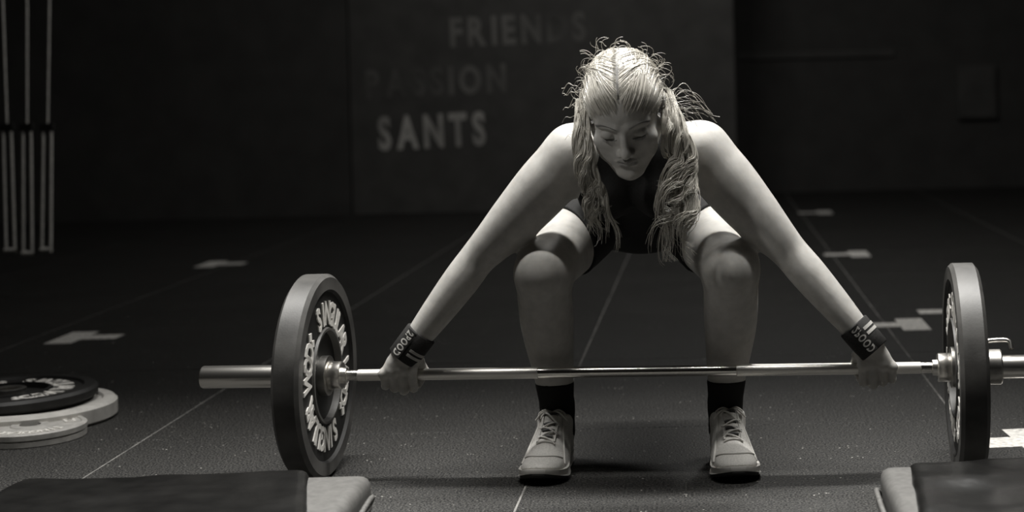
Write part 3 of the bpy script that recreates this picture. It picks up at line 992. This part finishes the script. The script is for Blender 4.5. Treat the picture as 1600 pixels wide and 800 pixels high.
# ---- wrist wraps
def wrap(El, Wr, B, s, label):
    d = unit(Wr - El)
    A = Wr - d * 0.044; E = Wr + d * 0.026
    n = unit(np.cross(ZB, bdir)); n = n if n[1] < 0 else -n
    n = unit(n - (n @ d) * d)                       # towards the camera, square to the arm
    e = np.cross(d, n)
    t = thing_local = None
    seg = 48
    prof = [(-0.002, 0.0), (0.0015, -0.0005), (0.0035, 0.002), (0.0035, 0.068), (0.0015, 0.0705), (-0.002, 0.070)]
    rings = []
    for dr, z in prof:
        k = z / 0.07
        for q in range(seg):
            a = 2 * PI * q / seg
            rn = 0.0305 * (1 - k) + 0.0285 * k; re = 0.0325 * (1 - k) + 0.0320 * k
            rings.append(A + d * z + n * (rn + dr) * math.cos(a) + e * (re + dr) * math.sin(a))
    faces = []
    for i in range(len(prof) - 1):
        for q in range(seg):
            w_ = (q + 1) % seg
            faces.append((i * seg + q, i * seg + w_, (i + 1) * seg + w_, (i + 1) * seg + q))
    o = pchild(from_data('wrist_wrap', rings, faces, M['wrap'], None, smooth=True))
    o['label'] = label
    def surf(a, z, dr):
        k = z / 0.07
        rn = 0.0305 * (1 - k) + 0.0285 * k; re = 0.0325 * (1 - k) + 0.0320 * k
        return A + d * z + n * (rn + dr) * math.cos(a) + e * (re + dr) * math.sin(a)
    def strip(name, a0, a1, z0, z1, dr, material):
        m_ = 14; vs = []; fs = []
        for i in range(m_ + 1):
            a = a0 + (a1 - a0) * i / m_
            for z, r_ in ((z0, 0.003), (z0, dr), (z1, dr), (z1, 0.003)): vs.append(surf(a, z, r_))
        for i in range(m_):
            for q in range(3): fs.append((i * 4 + q, i * 4 + q + 1, i * 4 + q + 5, i * 4 + q + 4))
        fs += [(0, 1, 2, 3), tuple(m_ * 4 + q for q in (3, 2, 1, 0))]
        c = from_data(name, vs, fs, material, None)
        c.parent = o
        return c
    return o, surf, strip, (A, d, n, e)
def wrap_text(o, surf, word, ac, z0, hgt, up, material):
    """letters run along the arm; their height goes around it"""
    letters, w_ = line_text(word, hgt, 0.95, 0.12, 0.03, 0.01)
    k = 0.060 / w_
    R_ = 0.0355
    for V_, F_ in letters:
        Pn = [surf(ac + up * (y / R_), z0 + x * k, 0.0056 if z > 0 else 0.004) for x, y, z in V_]
        c = from_data('letter', Pn, F_, material, None)
        c.parent = o
o, surf, strip, fr = wrap(ELL, WRL, HL, -1, 'black wrist wrap on the arm at the left of the picture')
sg = 1 if fr[3][0] > 0 else -1                    # +a turns towards picture right when sg > 0
strip('label_patch', sg * -0.75, sg * -0.10, 0.002, 0.069, 0.0052, M['wrap'])
strip('stripe', sg * 0.15, sg * 1.5, 0.036, 0.042, 0.0045, M['wrap_stripe'])
strip('stripe', sg * 0.15, sg * 1.5, 0.047, 0.053, 0.0045, M['wrap_stripe'])
wrap_text(o, surf, '2POOD', sg * -0.68, 0.006, 0.018, sg, M['wrap_stripe'])
o, surf, strip, fr = wrap(ELR, WRR, HR, 1, 'black wrist wrap on the arm at the right of the picture')
sg = 1 if fr[3][0] > 0 else -1
strip('label_patch', sg * -0.35, sg * 0.30, 0.002, 0.069, 0.0052, M['wrap'])
strip('stripe', sg * 0.42, sg * 1.5, 0.016, 0.023, 0.0045, M['wrap_stripe'])
strip('stripe', sg * 0.42, sg * 1.5, 0.028, 0.035, 0.0045, M['wrap_stripe'])
wrap_text(o, surf, '2POOD', sg * 0.24, 0.006, 0.018, -sg, M['wrap_stripe'])

# ---- shoes
def shoe(An, yaw, s, label):
    root = pchild(bpy.data.objects.new('shoe', None)); COL.objects.link(root)
    root.empty_display_size = 0.03
    root['label'] = label
    cy, sy = math.cos(yaw), math.sin(yaw)
    fw = vec(sy, -cy, 0); sd_ = vec(cy, sy, 0)      # forward, picture-right
    O = vec(An[0], An[1] + 0.045, 0)                # heel, on the floor
    def P(f, x, z): return O + fw * f + sd_ * x + ZB * z
    AX = np.stack([sd_, fw, ZB])
    LEN = 0.268
    # footprint half widths along the length
    fs = np.array([0.0, 0.012, 0.04, 0.08, 0.12, 0.16, 0.195, 0.225, 0.248, 0.262, 0.268])
    wd = np.array([0.012, 0.024, 0.033, 0.034, 0.035, 0.043, 0.0475, 0.0455, 0.036, 0.022, 0.010])
    def width(f): return np.interp(f, fs, wd)
    def spring(f): return 0.020 * max(0.0, (f - 0.17) / 0.098) ** 2 + 0.006 * max(0, (0.03 - f) / 0.03) ** 2
    def spring_v(f): return 0.020 * np.clip((f - 0.17) / 0.098, 0, 2) ** 2
    def band(name, z0, z1, grow, material, zmul=1.0):
        N_ = 40
        t_ = np.linspace(0, 1, N_); ff = LEN * (0.5 - 0.5 * np.cos(PI * t_))
        ff = np.clip(ff, 0, LEN)
        outl = [(f, width(f) + grow) for f in ff] + [(f, -(width(f) + grow)) for f in ff[::-1]]
        vs, fc = [], []
        K = len(outl)
        lev = [(z0, -0.004), (z0 + 0.25 * (z1 - z0), 0.0), (z0 + 0.8 * (z1 - z0), 0.001), (z1, -0.002)]
        for z, g in lev:
            for f, x in outl:
                f2 = f + (grow + g) * (1 if f > LEN * 0.9 else (-1 if f < LEN * 0.1 else 0)) * 0.6
                vs.append(P(f2, x + math.copysign(g, x), z * (1 - 0.38 * max(0.0, min(1.0, (f - 0.16) / 0.09)) * (z > 0.012)) + spring(f)))
        for i in range(len(lev) - 1):
            for q in range(K):
                w_ = (q + 1) % K
                fc.append((i * K + q, i * K + w_, (i + 1) * K + w_, (i + 1) * K + q))
        for base_ in (0, (len(lev) - 1) * K):
            for q in range(N_ - 1):
                a_, b2 = base_ + q, base_ + q + 1
                c2, d2 = base_ + K - 2 - q, base_ + K - 1 - q
                fc.append((a_, b2, c2, d2))
        o_ = from_data(name, vs, fc, material, None)
        bm_ = bmesh.new(); bm_.from_mesh(o_.data); bmesh.ops.recalc_face_normals(bm_, faces=bm_.faces); bm_.to_mesh(o_.data); bm_.free()
        o_.parent = root; o_.matrix_parent_inverse = Matrix.Translation(Vector(-P0))
        return sharp_smooth(o_, 50)
    root.matrix_parent_inverse = Matrix.Identity(4)
    root.location = (0, 0, 0)
    band('outsole', 0.0, 0.008, 0.003, M['outsole'])
    band('midsole', 0.007, 0.030, 0.005, M['sole'])
    up = SDF()
    sp_ = lambda f: 0.020 * max(0.0, (f - 0.17) / 0.098) ** 2
    up.ell(P(0.230, 0, 0.026 + sp_(0.230)), (0.041, 0.038, 0.017), AX, k=0.02)
    up.ell(P(0.194, 0, 0.024 + sp_(0.19)), (0.0455, 0.072, 0.027), AX, k=0.02)
    up.ell(P(0.148, 0, 0.030), (0.043, 0.072, 0.036), AX, k=0.03)
    up.cone(P(0.150, 0, 0.042), P(0.085, 0, 0.090), 0.026, 0.030, k=0.03)
    up.ell(P(0.100, 0, 0.045), (0.036, 0.080, 0.045), AX, k=0.03)
    up.cone(P(0.045, 0, 0.040), P(0.042, 0, 0.100), 0.036, 0.036, k=0.03)
    up.cone(P(0.055, 0, 0.100), P(0.072, 0, 0.112), 0.034, 0.032, k=0.02)
    fw32 = fw.astype(np.float32); O32 = O.astype(np.float32)
    up.clip(lambda Q_: 0.018 + spring_v((Q_ - O32) @ fw32) - Q_[:, 2], 0.003)
    zt = lambda Q_: Q_[:, 2] - (0.112 + 0.16 * np.clip(((Q_ - O32) @ fw32) - 0.045, -0.05, 0.10))
    up.clip(zt, 0.006)
    uo = sdf_object('upper', up, 0.003, [M['shoe'], M['shoe_dark']], None, 0.0)
    uo.parent = root; uo.matrix_parent_inverse = Matrix.Translation(Vector(-P0))
    def on(pts, off=0.001):
        return project(up, np.array(pts), off, 10, 0.006)
    def topline(f, x):
        """point on the upper straight below a high point"""
        q = P(f, x, 0.14)
        for _ in range(60):
            dd = float(up.ev(q[None])[0])
            if dd < 0.0005: break
            q = q - ZB * min(dd, 0.01) * 0.9
        return q
    # toe cap seam, overlays, eyestay
    seam = [topline(0.196 + 0.034 * (1 - (x / 0.044) ** 2), x) for x in np.linspace(-0.041, 0.041, 24)]
    overl = [on(seam, 0.0008)]
    eye = []
    for sx in (-1, 1):
        eye.append(on([topline(f, sx * (0.017 + 0.05 * abs(f - 0.10) * 0.4)) for f in np.linspace(0.085, 0.172, 14)], 0.001))
        overl.append(on([topline(f, sx * (0.024 + 0.020 * (f - 0.09) / 0.1)) for f in np.linspace(0.09, 0.205, 18)], 0.0008))
    overl += eye
    overl.append(on([topline(0.176, x) for x in np.linspace(-0.020, 0.020, 10)], 0.001))
    q = tubes('overlay', overl, [0.0022] + [0.0030, 0.0020] * 2 + [0.003], M['shoe_trim'], None, 6)
    q.parent = root; q.matrix_parent_inverse = Matrix.Translation(Vector(-P0))
    # tongue window (dark gap panels between the eyestays)
    gaps = []
    for f0 in np.linspace(0.100, 0.160, 4):
        gaps.append(on([topline(f0, x) for x in np.linspace(-0.013, 0.013, 8)], 0.0002))
    q = tubes('tongue_gap', gaps, [0.0045] * len(gaps), M['shoe_dark'], None, 6)
    q.parent = root; q.matrix_parent_inverse = Matrix.Translation(Vector(-P0))
    lac = []
    for i_, f0 in enumerate(np.linspace(0.094, 0.168, 6)):
        lac.append(on([topline(f0 + 0.010 * (x / 0.018) * (1 if i_ % 2 else -1), x) for x in np.linspace(-0.020, 0.020, 11)], 0.0032))
    # bow and loose ends at the top of the tongue
    kn = topline(0.088, 0.0) + ZB * 0.004
    for sx in (-1, 1):
        lac.append(smooth_path([kn, kn + sd_ * sx * 0.016 + fw * 0.006 + ZB * 0.006, kn + sd_ * sx * 0.030 + fw * 0.004 - ZB * 0.004, kn + sd_ * sx * 0.022 + fw * 0.010 - ZB * 0.008, kn], 16))
        lac.append(smooth_path([kn, kn + sd_ * sx * 0.018 + fw * 0.014 + ZB * 0.002, kn + sd_ * sx * 0.036 + fw * 0.012 - ZB * 0.016], 12))
    q = tubes('laces', lac, [0.0021] * len(lac), M['lace'], None, 6)
    q.parent = root; q.matrix_parent_inverse = Matrix.Translation(Vector(-P0))
    return root
shoe(ANL, math.radians(-5), -1, 'pale trainer on the foot at the left of the picture')
shoe(ANR, math.radians(5), 1, 'pale trainer on the foot at the right of the picture')

# ---- hair
cap = SDF()
cap.ell(H(0, 0.032, -0.014), np.array((0.078, 0.091, 0.099)) * HS, HAX, k=0.02)
cap.ell(H(0, 0.044, 0.032), np.array((0.0630, 0.0530, 0.0532)) * HS, HAX, k=0.02)
OH32 = OH.astype(np.float32); HAX32 = HAX.astype(np.float32)
def hairline(Pq):
    l = ((Pq - OH32) @ HAX32.T) / HS
    # below this local height, in front of the ears, the skin is bare
    front = np.clip((l[:, 2] - 0.0) / 0.05, 0, 1)
    lim = -0.06 + front * (0.143 - 0.55 * np.abs(l[:, 0]) * front)
    return (lim - l[:, 1]) * 1.0
capc = SDF(); capc.p = list(cap.p); capc.clip(hairline, 0.004)
hcap = pchild(sdf_object('scalp_hair', capc, 0.004, M['hair_base'], None, 0.0, proj=False))

def on_cap(P, off):
    return project(cap, P, off, 3, 0.01)

# combed strands: from the middle parting and the hairline, sweeping back and out over the skull
st = []
NS = 760
pts = np.zeros((NS, 3)); dirs = np.zeros((NS, 3)); wav = rng.normal(size=(NS, 3))
for i in range(NS):
    s = -1 if i % 2 else 1
    if i < NS * 0.55:          # along the parting, front to crown
        t = rng.random() ** 1.2
        ang = math.radians(26 + 80 * t)
        p = H(s * 0.002, 0.032 + 0.10 * math.sin(ang), -0.014 + 0.115 * math.cos(ang))
        d = s * Xh * (0.55 + 0.55 * t) + Uh * (0.55 - 0.9 * t) - Fh * (0.55 + 0.2 * t)
    else:                       # along the hairline
        t = rng.random()
        x = 0.004 + 0.066 * t
        p = H(s * x, 0.060 + rng.normal(0, 0.005) - 0.055 * t * t, 0.088 - 0.065 * t * t)
        d = s * Xh * (0.40 - 0.15 * t) + Uh * (0.72 - 0.15 * t) - Fh * (0.62 + 0.3 * t)
    pts[i] = p; dirs[i] = unit(d)
pts = on_cap(pts, 0.001)
NP = 15
path = np.zeros((NS, NP, 3)); cur = pts.copy(); dr = dirs.copy()
lay = np.abs(rng.normal(0.0020, 0.0012, NS))
for j in range(NP):
    path[:, j] = cur
    l = (cur - OH) @ HAX.T
    step = 0.0125
    # turn gradually downward along the head sides
    down = np.clip((np.abs(l[:, 0]) - 0.045) / 0.03, 0, 1)[:, None]
    dr = dr + down * 0.22 * (-Uh * 0.75 - Fh * 0.3) + 0.05 * wav * 0.3
    dr /= np.linalg.norm(dr, axis=1)[:, None]
    cur = cur + dr * step
    d0 = cap.ev(cur)
    e = 0.001
    g = np.stack([cap.ev(cur + np.eye(3)[k] * e) - d0 for k in range(3)], 1); g /= np.linalg.norm(g, axis=1)[:, None] + 1e-9
    tgt = lay * min(1, j / 3 + 0.3)
    cur = cur - g * (d0 - tgt)[:, None]
    dr = dr - g * (dr * g).sum(1)[:, None]; dr /= np.linalg.norm(dr, axis=1)[:, None] + 1e-9
prof_r = np.interp(np.arange(NP), [0, 1, 3, NP - 1], [0.1, 0.6, 1.0, 0.55])
o = pchild(tubes('combed_hair', list(path), [prof_r * r for r in rng.uniform(0.0008, 0.0016, NS)], M['hair'], None, 4)); o['kind'] = 'stuff'

# hanging locks: wavy clumps of strands following a guide
def lock(name, guide, spread, n_clump, n_str, amp, length_jit, seed):
    r_ = np.random.default_rng(seed)
    NN = 84
    G = smooth_path(guide, NN)
    t = np.linspace(0, 1, NN)
    sp = np.interp(t, np.linspace(0, 1, len(spread)), spread)
    paths, rad = [], []
    for c in range(n_clump):
        ox, oy = r_.uniform(-1, 1), r_.uniform(-0.7, 0.7)
        ph, fr_ = r_.uniform(0, 2 * PI), r_.uniform(2.2, 3.6)
        cut = r_.uniform(1 - length_jit, 1.0)
        t0 = int(r_.uniform(0, 0.16) * NN)
        drift = r_.normal(0, 0.006)
        am0 = amp * r_.uniform(0.6, 1.35)
        th = r_.uniform(0.05, 0.13)
        for k in range(n_str):
            jx, jy = r_.normal(0, th), r_.normal(0, th)
            ph2 = ph + r_.normal(0, 0.22); fr2 = fr_ + r_.normal(0, 0.05)
            am = am0 * (0.85 + 0.3 * r_.random()) * np.clip((t - 0.06) * 2.4, 0.02, 1)
            fan = 1 + 1.1 * np.clip((t - 0.70) / 0.3, 0, 1)
            w = 2 * PI * fr2 * t ** 1.12 + ph2
            x = (ox + jx * fan) * sp + am * np.sin(w) + drift * t
            y = (oy + jy * fan) * sp * 0.8 + am * np.cos(w) * 0.8
            z = am * 0.45 * np.sin(2 * w + 0.6)
            e_ = min(1.0, cut * (1 + r_.normal(0, 0.035)))
            P_ = G + np.stack([x, y, z], 1)
            m_ = max(t0 + 12, int(NN * e_))
            q = P_[t0:m_]
            cu = np.clip((np.arange(len(q)) / len(q) - 0.82) / 0.18, 0, 1) ** 2
            q = q + np.stack([cu * 0.016 * math.cos(ph), cu * 0.008 * math.sin(ph), cu * 0.010], 1)
            paths.append(q[::2])
            n_ = len(paths[-1])
            rad.append(np.interp(np.linspace(0, 1, n_), [0, 0.8, 1], [1, 0.9, 0.3]) * r_.uniform(0.0005, 0.0011))
    o = pchild(tubes(name, paths, rad, M['hair'], None, 4))
    o['kind'] = 'stuff'
    return o
lockL = lock('hair_lock', [at(910, 140, 3.38), at(909, 180, 3.35), at(911, 220, 3.33), at(918, 265, 3.33), at(928, 305, 3.34), at(940, 345, 3.34), at(938, 402, 3.34)],
             [0.010, 0.014, 0.015, 0.017, 0.019, 0.021, 0.020], 22, 16, 0.0095, 0.40, 3)
lockL['label'] = 'thinner hanging wavy lock at picture left'
lockR = lock('hair_lock', [at(1040, 135, 3.39), at(1049, 172, 3.36), at(1058, 212, 3.34), at(1068, 260, 3.35), at(1062, 305, 3.34), at(1058, 350, 3.34), at(1056, 422, 3.34)],
             [0.010, 0.015, 0.018, 0.020, 0.026, 0.031, 0.029], 32, 17, 0.0150, 0.38, 5)
lockR['label'] = 'thicker hanging wavy lock at picture right'
# flyaways
paths, rad = [], []
for i in range(150):
    ang = rng.uniform(-0.25, PI + 0.25)
    p = H(math.cos(ang) * 0.076, 0.035 + math.sin(ang) * 0.092, rng.uniform(-0.06, 0.03))
    outv = unit(math.cos(ang) * Xh + math.sin(ang) * Uh * 0.8 + vec(0, 0, 0.1))
    tn = unit(np.cross(outv, Fh)) * rng.choice([-1, 1])
    L_ = abs(rng.normal(0.022, 0.014)) + 0.012
    cv = rng.uniform(-2.5, 2.5)
    q = []; d = unit(outv * rng.uniform(0.15, 0.9) + tn * rng.uniform(0.4, 1.0) + Fh * rng.normal(0, 0.25)); pos = p.copy()
    for j in range(12):
        q.append(pos.copy()); d = unit(d + (outv * math.cos(cv + j * 0.45) + tn * math.sin(cv + j * 0.45)) * 0.28)
        pos = pos + d * L_ / 11
    paths.append(np.array(q)); rad.append(rng.uniform(0.0003, 0.0006))
for i in range(36):            # loose curls beside the shoulder on the right and the left
    r_ = i < 24
    p0 = at(1048 + rng.normal(0, 6), 170 + rng.normal(0, 14), 3.39) if r_ else at(902 + rng.normal(0, 5), 170 + rng.normal(0, 25), 3.39)
    k = 1 if r_ else -1
    ln = rng.uniform(0.02, 0.10 if r_ else 0.035)
    rise = rng.uniform(-0.3, 0.9)
    q = [p0 + vec(k * ln * t, rng.normal(0, 0.001), ln * (rise * math.sin(t * PI) * 0.5 - 0.25 * t * t) + 0.003 * math.sin(t * 9 + i)) for t in np.linspace(0, 1, 14)]
    paths.append(np.array(q)); rad.append(rng.uniform(0.0004, 0.0008))
o = pchild(tubes('flyaway_hair', paths, rad, M['hair'], None, 3)); o['kind'] = 'stuff'
